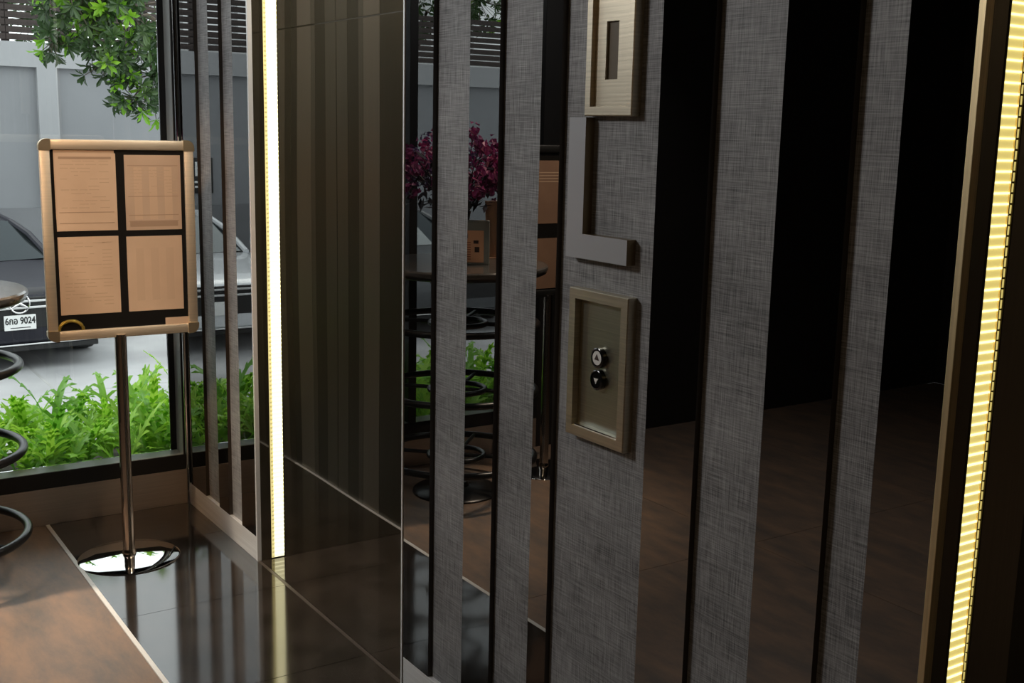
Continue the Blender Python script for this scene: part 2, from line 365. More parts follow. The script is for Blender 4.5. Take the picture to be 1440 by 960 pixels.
def edge_trim(x0, x1, mat, y0=-0.003): MB().box((x0, y0, 0.0), (x1, 0.0158, RZ1), 0, 0.001).build('edge_trim', mat, wall)

edge_trim(0.8068,0.8178,M['chrome_flat'],-0.001); edge_trim(1.977,1.9848,M['chrome_flat'],-0.001)
MB().box((1.985, 0.002, 0), (1.9915, 0.0158, RZ1)).build('shadow_gap', M['edge'], wall)
edge_trim(3.7505, 3.763, M['brass']); edge_trim(4.92, 4.929, M['brass'])
# alcoves: side panels and back
def alcove(x0, x1):
    MB().box((x0-0.004, 0.016, 0), (x0, 0.052, RZ1)).build('side_panel', M['side'], wall)
    MB().box((x0-0.004, 0.112, 0), (x0, AB, RZ1)).build('side_panel', M['side'], wall)
    MB().box((x0-0.004, 0.052, 2.2), (x0, 0.112, RZ1)).build('side_panel', M['side'], wall)
    MB().box((x1, 0.016, 0), (x1+0.004, 0.052, RZ1)).build('side_panel', M['side'], wall)
    MB().box((x1, 0.112, 0), (x1+0.004, AB, RZ1)).build('side_panel', M['side'], wall)
    MB().box((x1, 0.052, 2.2), (x1+0.004, 0.112, RZ1)).build('side_panel', M['side'], wall)
    MB().box((x0, AB, 2.092), (x1, AB+0.12, RZ1)).build('transom_panel', M['door_dark'], wall)
def lift_door(n, x0, x1):
    d = struct('door_%d' % n, 'lift doors with vertical bands in the alcove')
    c = x0+0.67
    for s in (-1, 1):
        xe = x0 if s < 0 else x1
        leaf = MB().box((min(c+s*0.001, xe), AB, 0.004), (max(c+s*0.001, xe), AB+0.03, 2.088)).build('door_leaf', M['door_dark'], d)
        for a, b, mat in ((0.004, 0.115, 'door_mid'), (0.225, 0.268, 'door_mid'), (0.27, 0.42, 'door_light')):
            xa, xb = sorted((c+s*a, c+s*b)); MB().box((xa, AB-0.0012, 0.006), (xb, AB, 2.086)).build('door_band', M[mat], leaf)
            MB().box((xa, AB-0.0012, 2.094), (xb, AB, RZ1)).build('transom_band', M[mat], wall)
    return d
alcove(OX0, OX1); alcove(A2X0, A2X1); lift_door(1, OX0, OX1); lift_door(2, A2X0, A2X1)

# LED light strips set in the alcove sides
def led_strip(x, s, label, ms, group=None):
    t = thing('led_light_strip', label, 'light', (x, 0, 0))
    mb = MB(); d = 0.02*s
    a = lambda p, q: (min(p,q), max(p,q))
    xx0, xx1 = a(-d, -0.004*s)
    mb.box((xx0, 0.0525, 0.002), (xx1, 0.112, 2.198)); 
    mb.box(a(-0.004*s, 0.001*s)[0:1]+(0.0525,0.002), a(-0.004*s, 0.001*s)[1:2]+(0.0562,2.198)); mb.box(a(-0.004*s, 0.001*s)[0:1]+(0.1085,0.002), a(-0.004*s, 0.001*s)[1:2]+(0.112,2.198))
    mb.build('channel', M['channel'], t)
    if ms[2]:
        u, v = a(-0.0042*s, -0.0008*s); 
        MB().box((u, 0.0565, 0.004), (v, 0.0690, 2.196)).build('side_diffuser', M['led_dim'], t)
        y0 = 0.0692; y9 = 0.1082
    else: y0 = 0.0565; y9 = 0.0970
    pitch = 0.0165; n = int(2.19/pitch)
    u, v = a(-0.0040*s, -0.0012*s); u2, v2 = a(-0.0040*s, 0.0006*s)
    body = MB(); body.box((u, y0, 0), (v, y9, pitch*0.82)); me1 = body.mesh('lens_segment', [M[ms[0]]])
    rb = MB(); rb.box((u2, y0, 0), (v2, y9, pitch*0.18)); me2 = rb.mesh('lens_rib', [M[ms[1]]])
    for i in range(n):
        link('lens_segment', me1, t, (0,0,0.004+i*pitch)); link('lens_rib', me2, t, (0,0,0.004+i*pitch+pitch*0.82))
    if not ms[2]:
        c2 = MB().box((u, 0.1005, 0), (v, 0.1110, pitch*0.80)).mesh('lens_segment', [M[ms[0]]])  # glowing second column stands in for the strip's mirror image
        for i in range(n): link('lens_segment', c2, t, (0,0,0.004+i*pitch))
        MB().box((u2, 0.0972, 0.002), (v2+0.0006*s, 0.1000, 2.19)).build('brass_lip', M['brass'], t)
    if ms[2]:
        ds = MB(); u, v = a(-0.0008*s, 0.0002*s)
        for i in range(n): ds.box((u, 0.0595, 0.006+i*pitch), (v, 0.0668, 0.006+i*pitch+0.006))
        o = ds.build('diffuser_dashes', M['led_dash'], t); o['kind'] = 'stuff'
    return t
led_strip(OX0, 1, 'brightly glowing vertical LED strip beside the left chrome edge of the lift alcove', ('led_hot','led_hot_line',True))
led_strip(A2X0, 1, 'ribbed golden vertical LED strip behind the brass edge at far right', ('led','led_line',False))

# ------------------------------------------------------------------ window wall X = 0
WEND = -1.80
wl = struct('wall_front', 'window wall')
MB().box((-0.10, RY0, 0), (0.0, WEND-0.06, RZ1)).build('wall_core', M['wall_dark'], wl)
MB().box((-0.12, WEND-0.06, 2.9), (0.0, 0.05, RZ1)).build('wall_core', M['wall_dark'], wl)
bb = MB().box((-0.02, WEND-0.06, 0.0), (0.0, -0.005, 0.155), 0, 0.001).build('baseboard_front', M['base_steel']); bb['kind'] = 'structure'
win = struct('window_1', 'large black framed window')
FR = M['frame_black']
def frame_bar(a, b, name='frame_bar'): return MB().box(a, b, 0, 0.0015).build(name, FR, win)
frame_bar((-0.11, WEND-0.06, 0.0), (-0.0205, 0.05, 0.15)); frame_bar((-0.11, WEND-0.06, 0.1555), (0.0, 0.03, 0.222))
frame_bar((-0.11, WEND-0.06, 2.84), (0.0, 0.03, 2.90)); frame_bar((-0.11, -0.018, 0.2222), (0.0, 0.03, 2.8395)); frame_bar((-0.11, WEND-0.06, 0.2222), (0.0, WEND, 2.8395))
frame_bar((-0.11, -1.138, 0.2222), (0.0, -1.095, 2.8395))
def reveal(a, b): MB().box(a, b).build('reveal', M['reveal'], win)
reveal((-0.085, WEND+0.001, 0.2222), (-0.001, -0.0195, 0.2245)); reveal((-0.085, -0.0205, 0.2247), (-0.001, -0.0182, 2.83))
MB().box((-0.10, -0.046, 0.225), (-0.086, -0.0185, 2.83)).build('gasket', FR, win)
for a, b in ((WEND+0.001, -1.139), (-1.094, -0.047)):
    MB().box((-0.096, a, 0.2247), (-0.090, b, 2.83)).build('pane', M['glass'], win)
ct = MB().tube([(0.018,-0.004,0.0),(0.018,-0.004,RZ1)], 0.011, 16).build('trim_1', M['chrome'], None, True); ct['kind'] = 'structure'
MB().box((0.0,0.008,0),(0.044,0.0158,RZ1)).build('corner_strip', M['frame_black'], wall)

# ------------------------------------------------------------------ lift fittings on the wide linen strip
Y0 = -0.010; Y1 = 0.0136
def rect_frame(x0,x1,z0,z1,w,t_in=0.0):
    mb = MB()
    o = [(x0,z0),(x1,z0),(x1,z1),(x0,z1)]; i = [(x0+w,z0+w),(x1-w,z0+w),(x1-w,z1-w),(x0+w,z1-w)]
    bv = 0.002
    o2 = [(x0+bv,z0+bv),(x1-bv,z0+bv),(x1-bv,z1-bv),(x0+bv,z1-bv)]
    vs = [(x,Y0,z) for x,z in o2]+[(x,Y0,z) for x,z in i]+[(x,Y0+bv,z) for x,z in o]+[(x,Y1,z) for x,z in o]+[(x,Y1,z) for x,z in i]
    fs = []
    for k in range(4):
        j = (k+1)%4
        fs += [(k,j,4+j,4+k),(k,8+k,8+j,j),(8+k,12+k,12+j,8+j),(4+k,4+j,16+j,16+k),(12+k,16+k,16+j,12+j)]
    return mb.add(vs, fs)
t = thing('lift_call_panel', 'bronze framed lift call panel with two round arrow buttons on wide linen strip', 'panel')
rect_frame(2.781,2.988,0.975,1.309,0.023).build('frame', M['bronze'], t)
MB().box((2.8045,0.006,0.9985),(2.9645,Y1,1.2855)).build('face_plate', M['nickel'], t)
MB().box((2.8047,-0.006,0.9983),(2.9643,0.0058,1.0025)).build('inner_ledge', M['chrome'], t)
def arrow(cx, cz, s, y0, y1):
    return MB().prism([(cx-0.0075,cz-0.004*s),(cx+0.0075,cz-0.004*s),(cx,cz+0.0085*s)], y0, y1)
for cz, s, face, ink, nm in ((1.164,1,'btn_white','ink','white faced up button'),(1.115,-1,'btn_black','btn_white','black faced down button')):
    ring = MB().lathe([(0.0225,0),(0.0225,0.011),(0.0195,0.013),(0.0175,0.013),(0.0175,0.0)], 28).xf(Matrix.Translation((2.883,0.006,cz)) @ Matrix.Rotation(PI/2,4,'X'))
    b = ring.build('call_button', M['btn_black'], t, True); b['label'] = nm
    MB().lathe([(0.0172,0),(0.0172,0.009),(0.0155,0.0115)], 28).xf(Matrix.Translation((2.883,0.006,cz)) @ Matrix.Rotation(PI/2,4,'X')).build('button_face', M[face], b, True)
    arrow(2.883, cz, s, -0.0068, -0.0056).build('arrow', M[ink], b)
t = thing('lift_indicator_panel', 'bronze framed lift indicator panel with slim display slot above letter L', 'panel')
rect_frame(2.814,2.973,1.682,1.958,0.019).build('frame', M['bronze'], t)
mb = MB(); xa,xb,za,zb = 2.8335,2.9535,1.7015,1.9385; wa,wb,va,vb = 2.869,2.910,1.757,1.875
mb.box((xa,0.001,za),(wa,Y1,zb)).box((wb,0.001,za),(xb,Y1,zb)).box((wa,0.001,za),(wb,Y1,va)).box((wa,0.001,vb),(wb,Y1,zb))
mb.build('face_plate', M['bronze'], t)
MB().box((wa+0.0003,0.007,va+0.0003),(wb-0.0003,Y1,vb-0.0003)).build('display_window', pbr('indicator_window',(0.17,0.14,0.10),0.3), t)
lp = [(2.763,1.376),(2.976,1.376),(2.976,1.4295),(2.822,1.4295),(2.822,1.679),(2.763,1.679)]
mb = MB(); n = len(lp)
mb.add([(x,Y0,z) for x,z in lp]+[(x,Y1,z) for x,z in lp], [tuple(range(n))], 0)
mb.f += [(i, i+n, (i+1)%n+n, (i+1)%n) for i in range(n)]; mb.mi += [1]*n
mb.f.append(tuple(range(2*n-1,n-1,-1))); mb.mi.append(1)
tag(mb.build('floor_letter', [M['letter'], M['letter_side']]), 'raised grey metal letter L between the two lift panels', 'letter')

# ------------------------------------------------------------------ menu sign stands
def sign_stand(name, label, loc, rz, frame_m, papers, oy=0.0):
    t = thing(name, label, 'sign', loc, rz)          # local +X is the board's front, local Y its width
    MB().lathe([(0.188,0),(0.188,0.003),(0.182,0.006),(0.13,0.011),(0.07,0.015),(0.02,0.018)], 64).build('base_disc', M['chrome'], t, True)
    MB().lathe([(0.026,0.012),(0.026,0.026),(0.022,0.034),(0.0215,0.036),(0.0215,0.872)], 24).build('pole', M['pole'], t, True)
    z0, z1, hw = 0.862, 1.582, 0.270; wf = 0.036; x0, x1 = -0.013, 0.012
    board = MB().box((x0+0.004, -hw+wf*0.6, z0+wf*0.6), (x1-0.008, hw-wf*0.6, z1-wf*0.6)).build('board', M['sign_black'], t)
    bars = [((x0,-hw+0.02,z0),(x1,hw-0.02,z0+wf)),((x0,-hw+0.02,z1-wf),(x1,hw-0.02,z1)),((x0,-hw,z0+0.02),(x1,-hw+wf,z1-0.02)),((x0,hw-wf,z0+0.02),(x1,hw,z1-0.02))]
    for a,b in bars: MB().box(a,b,0,0.006).build('frame_bar', frame_m, t, True)
    for sy in (-1,1):
        for zc,sz in ((z0,1),(z1,-1)):
            cy, cz = sy*(hw-0.026), zc+sz*0.026; pts = []
            R = 0.028
            for k in range(9):
                th = PI/2*k/8; pts.append((cy+sy*R*math.cos(th), cz-sz*R*math.sin(th)))
            pts += [(cy, cz+sz*0.012), (cy-sy*0.0, cz+sz*0.012), (cy+sy*0.0, cz+sz*0.012)]
            pts = pts[:9] + [(cy-sy*0.012, cz-sz*R), (cy-sy*0.012, cz+sz*0.012), (cy+sy*R, cz+sz*0.012)]
            MB().prism(pts, x0-0.002, x1+0.002, 0, 'X').build('frame_corner', M['corner'], t)
    papers(t, x1-0.008)
    for o in t.children:
        if o.name.split('.')[0] not in ('base_disc','pole'): o.location.y = oy
    return t
M['pole'] = pbr('bronze_chrome_pole', (0.62,0.54,0.46), 0.14, 1)
M['corner'] = pbr('corner_chrome', (0.85,0.70,0.48), 0.38, 1)
def menu_papers(t, xf):
    # (y0, y1, z0, z1, material, rule lines (dz fractions), text rows)
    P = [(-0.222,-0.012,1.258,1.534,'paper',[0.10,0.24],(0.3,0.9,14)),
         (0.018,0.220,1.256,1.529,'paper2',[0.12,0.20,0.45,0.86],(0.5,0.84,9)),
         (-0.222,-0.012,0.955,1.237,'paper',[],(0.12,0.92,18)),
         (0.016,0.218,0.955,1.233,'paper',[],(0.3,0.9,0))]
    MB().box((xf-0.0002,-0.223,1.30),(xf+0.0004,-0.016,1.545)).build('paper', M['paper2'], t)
    for i,(a,b,c,d,m,rules,tx) in enumerate(P):
        pa = MB().box((xf,a,c),(xf+0.0010,b,d)).build('paper', M[m], t)
        mb = MB(); W = b-a; H = d-c
        for r in rules: MB().box((xf+0.001,a+0.05*W,c+r*H-0.0012),(xf+0.0013,b-0.05*W,c+r*H+0.0012)).build('ruled_line', M['print'], pa)
        if i == 1: MB().box((xf+0.001,a+0.07*W,c+0.045*H),(xf+0.0013,b-0.07*W,c+0.115*H)).build('ruled_bar', M['print'], pa)
        if i == 0: MB().box((xf+0.001,a+0.07*W,c+0.925*H),(xf+0.0013,b-0.07*W,c+0.955*H)).build('ruled_bar', M['print'], pa)
        rng = random.Random(i+3)
        for k in range(tx[2]):
            z = c+H*(tx[0]+(tx[1]-tx[0])*k/max(1,tx[2]-1)); y = a+0.09*W
            while y < a+W*(0.60 if i in (0,2) else 0.8):
                l = rng.uniform(0.012,0.05)
                if rng.random() < 0.7: mb.box((xf+0.001,y,z-0.0014),(xf+0.0012,min(y+l,b-0.06*W),z+0.0014))
                y += l+0.006
            if i in (0,2) and rng.random() < 0.8:
                mb.box((xf+0.001,a+0.72*W,z-0.0014),(xf+0.0012,a+0.88*W,z+0.0014))
        if i in (3,1): 
            for k in range(3): MB().box((xf+0.001,a+W*(0.16+0.27*k),c+0.14*H),(xf+0.00105,a+W*(0.30+0.27*k),c+0.84*H)).build('printed_column', M['print3'], pa)
        if mb.v:
            o = mb.build('printed_rows', M['print2'], pa); o['kind'] = 'stuff'
    ring = MB(); n = 20
    ring.tube([(xf+0.001,-0.190+0.042*math.cos(PI*k/n),0.899+0.034*math.sin(PI*k/n)) for k in range(n+1)], 0.006, 8)
    ring.build('gold_arc', M['gold'], t, True)
    MB().box((xf,0.148,0.8985),(xf+0.001,0.2335,0.924)).build('small_label', M['paper'], t)
SX, SY = 0.527, -0.405
sign_stand('menu_sign_stand', 'framed sign on chrome pole holding four printed sheets tinted as under warm light by the window', (SX,SY,0), math.radians(-3), M['sign_frame'], menu_papers, 0.018)
def poster_papers(t, xf):
    p = MB().box((xf,-0.222,1.215),(xf+0.001,0.222,1.51)).build('poster_sheet', M['poster'], t)
    mb = MB()
    for k in range(4): mb.box((xf+0.001,-0.12,1.41+0.014*k),(xf+0.0012,0.12,1.414+0.014*k))
    mb.build('printed_rows', M['print2'], p)
    MB().box((xf,-0.222,0.905),(xf+0.001,0.222,1.145)).build('poster_sheet', M['poster'], t)
sign_stand('poster_sign_stand', 'dark framed sign on chrome base holding two brown sheets, reflected in black glass', (0.36,-1.66,0), 0, M['frame_black'], poster_papers)

# ------------------------------------------------------------------ round bar table with three tube rings
TX, TY = 0.44, -1.108
t = thing('bar_table', 'round stone topped bar table on black column with tube rings', 'table', (TX,TY,0))
MB().lathe([(0.05,1.018),(0.375,1.018),(0.392,1.026),(0.396,1.036)], 72).build('top_rim', M['table_edge'], t, True)
MB().lathe([(0.396,1.0362),(0.400,1.044),(0.399,1.054),(0.392,1.060),(0.0,1.060)][:4], 72).build('table_top', M['table_top'], t, True)
MB().lathe([(0.033,0.02),(0.033,1.018)], 24).build('column', M['black_tube'], t, True)
MB().lathe([(0.20,0),(0.20,0.008),(0.19,0.016),(0.06,0.03),(0.05,0.05)], 56).build('base_plate', M['black_tube'], t, True)
for z in (0.79,0.485,0.176):
    n = 64; R = 0.357
    r = MB().tube([(R*math.cos(2*PI*k/n),R*math.sin(2*PI*k/n),z) for k in range(n)], 0.0155, 12, True).build('tube_ring', M['black_tube'], t, True)
    R = 0.126
    MB().tube([(R*math.cos(2*PI*k/n),R*math.sin(2*PI*k/n),z) for k in range(n)], 0.012, 10, True).build('hub_ring', M['black_tube'], r, True)
    for q in range(4):
        th = PI/4+q*PI/2; c, s = math.cos(th), math.sin(th)
        MB().tube([(0.03*c,0.03*s,z),(0.355*c,0.355*s,z)], 0.009, 8).build('spoke', M['black_tube'], r, True)

# things on the table
v = thing('flower_vase', 'dark vase of purple and magenta flowers on the bar table', 'vase', (TX-0.03,TY-0.02,1.0603))
MB().lathe([(0.045,0),(0.055,0.02),(0.06,0.10),(0.042,0.19),(0.05,0.23),(0.044,0.23),(0.038,0.19)], 28).build('vase_body', M['vase'], v, True)
st = MB(); rng = random.Random(5); heads = []
for k in range(120):
    a = rng.uniform(0,2*PI); rr = 0.27*math.sqrt(rng.random()); z = 0.30+0.30*rng.random()*(1-0.45*rr/0.27)+0.02
    heads.append((rr*math.cos(a)*1.15, rr*math.sin(a), z))
    if k < 40: st.tube([(0.02*math.cos(a),0.02*math.sin(a),0.2),(rr*0.4*math.cos(a),rr*0.4*math.sin(a),0.30),heads[-1]], 0.0025, 5)
st.build('stems', M['flower_leaf'], v)['kind'] = 'stuff'
def blossom(mat, seed):
    r_ = random.Random(seed); mb = MB()
    for k in range(14):
        d = Vector((r_.gauss(0,1),r_.gauss(0,1),r_.gauss(0.3,0.8))).normalized(); c = d*r_.uniform(0.012,0.04)
        u = d.cross(Vector((0.3,0.2,1))).normalized(); w_ = d.cross(u)
        s = 0.016
        mb.add([c-u*s, c+w_*s*0.8+d*0.008, c+u*s, c-w_*s*0.8+d*0.008], [(0,1,2),(0,2,3)])
    return mb.mesh('blossom', mat)
bl = [blossom(M['petal'],1), blossom(M['petal'],2), blossom(M['petal2'],3), blossom(M['petal2'],4)]
for i,h in enumerate(heads):
    idx = (2 if h[0] < -0.08 else 0) + i%2
    link('blossom', bl[idx], v, h, (rng.uniform(0,6),rng.uniform(0,6),rng.uniform(0,6)))
lf = MB()
for k in range(220):
    a = rng.uniform(0,2*PI); rr = 0.25*math.sqrt(rng.random()); c = Vector((rr*math.cos(a)*1.1,rr*math.sin(a),rng.uniform(0.24,0.48)))
    d = Vector((rng.gauss(0,1),rng.gauss(0,1),rng.gauss(0,.6))).normalized()*0.035; e = d.cross(Vector((0.1,0.2,1))).normalized()*0.012
    lf.add([c-d,c+e,c+d,c-e],[(0,1,2,3)])
lf.build('leaves', M['flower_leaf'], v)['kind'] = 'stuff'
# leaning menu card in a grey frame
mc = thing('menu_card_frame', 'grey framed orange menu card leaning on the bar table', 'menu', (0.50,-1.10,1.0603), math.radians(-56))
m4 = Matrix.Rotation(math.radians(-14),4,'X')
MB().box((-0.11,-0.006,0.0),(0.11,0.006,0.205),0,0.004).xf(m4).build('frame', M['plastic_grey'], mc)
MB().box((-0.085,0.006,0.012),(0.085,0.008,0.16),0,0.0009).xf(m4).build('card', M['card'], mc)
pr_ = MB()
for k in range(8): pr_.box((-0.07+0.012*(k%2),0.008,0.026+0.011*k),(0.028,0.0084,0.030+0.011*k))
pr_.xf(m4).build('printed_rows', M['ink2'], mc)['kind'] = 'stuff'
pb = MB()
for a,b,c,d in ((-0.012,0.016,0.125,0.146),(0.045,0.066,0.06,0.085),(0.04,0.062,0.10,0.115)): pb.box((a,0.008,c),(b,0.0085,d))
pb.xf(m4).build('printed_badge', M['ink'], mc)
MB().box((-0.11,-0.06,0),(0.11,-0.045,0.006)).build('stand_foot', M['plastic_grey'], mc)
kc = thing('kraft_card', 'tall tan wooden card holder standing behind the orange menu card', 'card holder', (0.38,-1.37,1.0603), math.radians(-52))
MB().prism([(-0.07,0),(0.07,0),(0.07,0.075),(0.078,0.10),(0.078,0.265),(-0.078,0.265),(-0.07,0.1)], -0.006, 0.006).build('board', M['kraft'], kc)
MB().box((-0.075,-0.03,0),(0.075,0.03,0.006)).build('foot', M['kraft'], kc)
MB().box((0.01,0.006,0.13),(0.04,0.0066,0.16)).build('printed_mark', M['ink2'], kc)

# ------------------------------------------------------------------ outside: ground, boundary wall, fence
GZ = -0.68; OWX = -12.0
g = sbox('ground', (-30, -30, GZ-0.2), (-0.125, 30, GZ), M['ground'])
jb = MB()
for x in (-3.2,-5.4,-9.5): jb.box((x-0.012,-20,GZ),(x+0.012,20,GZ+0.0008))
for y in (-8,-4,0.6,4): jb.box((-12,y-0.012,GZ+0.0002),(-1.2,y+0.012,GZ+0.001))
jb.build('paving_joint', M['concrete'], g)
ow = struct('wall_outside', 'grey boundary wall of the car park with raised piers and top band')
MB().box((OWX-0.25,-16,GZ),(OWX-0.06,9,2.66)).build('wall_body', M['outer_wall'], ow)
MB().box((OWX-0.06,-16,2.335),(OWX+0.03,9,2.66)).build('top_band', M['outer_band'], ow)
for y in (6.0,2.02,-1.98,-5.98,-9.98,-13.98):
    MB().box((OWX-0.06,y-0.13,0.45),(OWX+0.03,y+0.13,2.335)).build('pier', M['outer_band'], ow)
MB().box((OWX-0.06,-16,GZ),(OWX+0.032,9,0.45)).build('plinth', M['outer_low'], ow)
fe = thing('slat_fence', 'dark brown horizontal slat fence on top of the grey outer wall', 'fence', (0,0,0))
ys = [9.0, 6.2, 3.4, 1.55, -1.3, -4.1, -6.9, -9.7, -12.5]
for y in ys: MB().box((OWX-0.21,y-0.05,2.661),(OWX-0.145,y+0.05,3.50)).build('post', M['slat'], fe)
slats = {}
for a,b in zip(ys, ys[1:]):
    L_ = round(a-b,3)
    if L_ not in slats: slats[L_] = MB().box((-0.012,-L_+0.004,-0.0385),(0.012,-0.004,0.0385)).mesh('slat', M['slat'])
    for k in range(8): link('slat', slats[L_], fe, (OWX-0.13, a, 2.73+0.0955*k))
ws = thing('wall_sign', 'small black sign with white square mark on the grey outer wall', 'sign', (OWX-0.06,-4.15,0.62))
MB().box((0,-0.16,0),(0.02,0.16,0.52)).build('board', M['sign_black'], ws)
MB().box((0.02,-0.11,0.25),(0.024,0.11,0.46),0,0.0018).build('white_square', M['plate'], ws)
MB().tube([(0.026,0.045*math.cos(2*PI*k/20),0.36+0.045*math.sin(2*PI*k/20)) for k in range(20)],0.011,6,True).build('mark_ring', M['ink'], ws)
for z in (0.08,0.15): MB().box((0.02,-0.12,z),(0.0225,0.12,z+0.03)).build('printed_line', M['plate'], ws)
nb = thing('white_building', 'plain white building rising behind the slat fence', 'building', (-19,0,GZ))
MB().box((-4,-14.5,0),(0,-5,4.1)).build('facade', M['white_wall'], nb)
for k in range(8): MB().box((0,-14.2+1.15*k,0.2),(0.08,-13.9+1.15*k,6.3)).build('fin', M['white_wall'], nb)

# planter and ferns
pl_ = thing('planter_box', 'low concrete planter box of ferns along the window', 'planter', (0,0,0))
MB().box((-1.05,-2.3,GZ),(-0.97,1.4,0.06)).build('planter_side', M['concrete'], pl_); MB().box((-0.97,-2.3,GZ),(-0.13,-2.22,0.06)).build('planter_side', M['concrete'], pl_)
MB().box((-0.97,1.32,GZ),(-0.13,1.4,0.06)).build('planter_side', M['concrete'], pl_)
MB().box((-0.97,-2.22,GZ),(-0.13,1.32,0.02)).build('soil', M['soil'], pl_)
def frond(seed, L=0.42, droop=0.5):
    r_ = random.Random(seed); mb = MB(); n = 9; sp = []
    ang = r_.uniform(1.05,1.4); x = z = 0.0
    for i in range(n+1):
        sp.append(Vector((x,0,z))); x += L/n*math.cos(ang); z += L/n*math.sin(ang); ang -= droop*(0.05+0.36*i/n)*r_.uniform(0.7,1.3)
    V = []; F = []
    for i,p in enumerate(sp):
        f = i/n; wd = 0.004 if f < 0.2 else 0.008+0.009*math.sin(PI*min(1,(f-0.2)/0.8))
        if i == n: wd = 0.002
        V += [p+Vector((0,-wd,0.004)), p, p+Vector((0,wd,0.004))]
    for i in range(n):
        a = 3*i; F += [(a,a+1,a+4,a+3),(a+1,a+2,a+5,a+4)]
    mb.add(V,F)
    for i in range(2,n):
        p = sp[i]; q = sp[min(n,i+1)]; t_ = (q-p).normalized(); f = i/n
        ll = 0.085*math.sin(PI*(0.13+0.80*f))*r_.uniform(0.6,1.3)
        for s in (-1,1):
            if r_.random() < 0.12: continue
            base = p+t_*0.006*s; side = Vector((0,s,0)); up_ = Vector((0,0,1))
            d = (side*0.8+t_*0.62).normalized()
            e0 = base-t_*0.013; e1 = base+t_*0.016
            m0 = base+d*ll*0.5-t_*0.008+up_*0.006; m1 = base+d*ll*0.6+t_*0.010+up_*0.008; tip = base+d*ll-up_*0.004
            mb.add([e0,e1,m1,tip,m0],[(0,1,2,4),(4,2,3)])
    return mb
FM = [frond(s, random.Random(s).uniform(0.34,0.52), random.Random(s+9).uniform(0.3,0.9)).mesh('frond', M['fern'] if s%3 else M['fern2'], True) for s in range(9)]
rng = random.Random(21); nf = 0
for row,(x,off) in enumerate(((-0.26,0.0),(-0.44,0.1),(-0.64,0.05),(-0.84,0.12))):
    y = -2.1+off
    while y < 1.2:
        px_, py_ = x+rng.uniform(-.06,.06), y+rng.uniform(-.05,.05)
        t = thing('fern_plant', 'bright green fern with lobed fronds in the bed outside the window', 'fern', (px_, py_, 0.02), 0, 'ferns in the bed outside the window')
        for k in range(rng.randint(8,11)):
            s = rng.uniform(0.7,1.18)*(0.86 if row == 0 else 1.0); az = rng.uniform(0,2*PI)
            if px_ > -0.32 and math.cos(az) > 0.2: az = PI-az
            o = link('frond', rng.choice(FM), t, (rng.uniform(-.03,.03),rng.uniform(-.03,.03),0.0), (rng.uniform(-.2,.2),rng.uniform(-.25,.15),az)); o.scale = (s,s,s)
        y += 0.185; nf += 1

# trees
def leaf_mesh(L, mat):
    W = L*0.15
    return MB().add([(0,0,0),(L*0.35,-W*0.7,0.1*L),(L*0.72,-W,0.12*L),(L,0,0.02*L),(L*0.72,W,0.12*L),(L*0.35,W*0.7,0.1*L),(L*0.6,0,0.05*L)],
                    [(0,1,6),(1,2,6),(2,3,6),(3,4,6),(4,5,6),(5,0,6)]).mesh('leaf', mat, True)
def tree(name, label, base, trunk_h, centers, nros, L, cap, seed, trunk_r=0.11, bright=0.16):
    r_ = random.Random(seed); t = thing(name, label, 'tree', base)
    top = Vector((0,0,trunk_h))
    MB().tube([(0,0,0),(0.06,0.03,trunk_h*0.5),tuple(top)], [trunk_r,trunk_r*.8,trunk_r*.6], 10).build('trunk', M['bark'], t, True)
    lm, lbm = leaf_mesh(L, M['leaf']), leaf_mesh(L*1.05, M['leaf_bright'])
    mass = MB(); count = 0; ros = []
    for (c, rad, n) in centers:
        c = Vector(c)-Vector(base)
        MB().tube([tuple(top-Vector((0,0,0.4))), tuple((top+c)/2+Vector((0,0,0.25))), tuple(c)], [trunk_r*.4,trunk_r*.22,0.006], 7).build('branch', M['bark'], t, True)
        tw = MB()
        for k in range(n):
            d = Vector((r_.gauss(0,1),r_.gauss(0,1),r_.gauss(0,1))).normalized()*(r_.random()**0.4)
            p = c+Vector((d.x*rad[0],d.y*rad[1],d.z*rad[2])); ros.append((p, d)); tw.tube([tuple(c+(p-c)*0.2), tuple(p)], 0.004, 4)
        tw.build('twigs', M['bark'], t)['kind'] = 'stuff'
    ros.sort(key=lambda q: -q[0].x)
    for p, d in ros:
        axis = (d+Vector((0.3,0,-0.25))).normalized(); br = r_.random() < bright
        q = axis.to_track_quat('Z','Y')
        for k in range(8):
            e = (q @ Euler((0,0,2*PI*k/8+r_.uniform(-.3,.3))).to_quaternion() @ Euler((0,-r_.uniform(0.15,0.95),0)).to_quaternion())
            s = r_.uniform(0.75,1.15)
            if count < cap:
                o = link('leaf', lbm if br else lm, t, p, None); o.rotation_mode = 'QUATERNION'; o.rotation_quaternion = e; o.scale = (s,s,s); count += 1
            else:
                m4_ = Matrix.Translation(p) @ e.to_matrix().to_4x4() @ Matrix.Scale(s,4)
                src = lbm if br else lm
                mass.add([m4_ @ vv.co for vv in src.vertices], [tuple(pp.vertices) for pp in src.polygons], 1 if br else 0)
    if mass.v:
        o = mass.build('foliage', [M['leaf'], M['leaf_bright']], t, True); o['kind'] = 'stuff'
    return t
tree('leafy_tree', 'leafy tree with glossy leaf rosettes drooping in front of the outer wall', (-9.3,3.6,GZ), 3.4,
     [((-8.0,1.45,2.95),(0.5,0.42,0.45),70),((-8.1,2.05,2.85),(0.5,0.5,0.5),90),((-8.0,1.85,2.3),(0.35,0.38,0.42),50),((-8.0,2.25,2.15),(0.35,0.30,0.5),48),((-8.2,1.30,2.45),(0.35,0.2,0.2),22),((-8.0,2.05,1.9),(0.3,0.32,0.2),24)],
     0, 0.145, 295, 3, 0.12, 0.17)
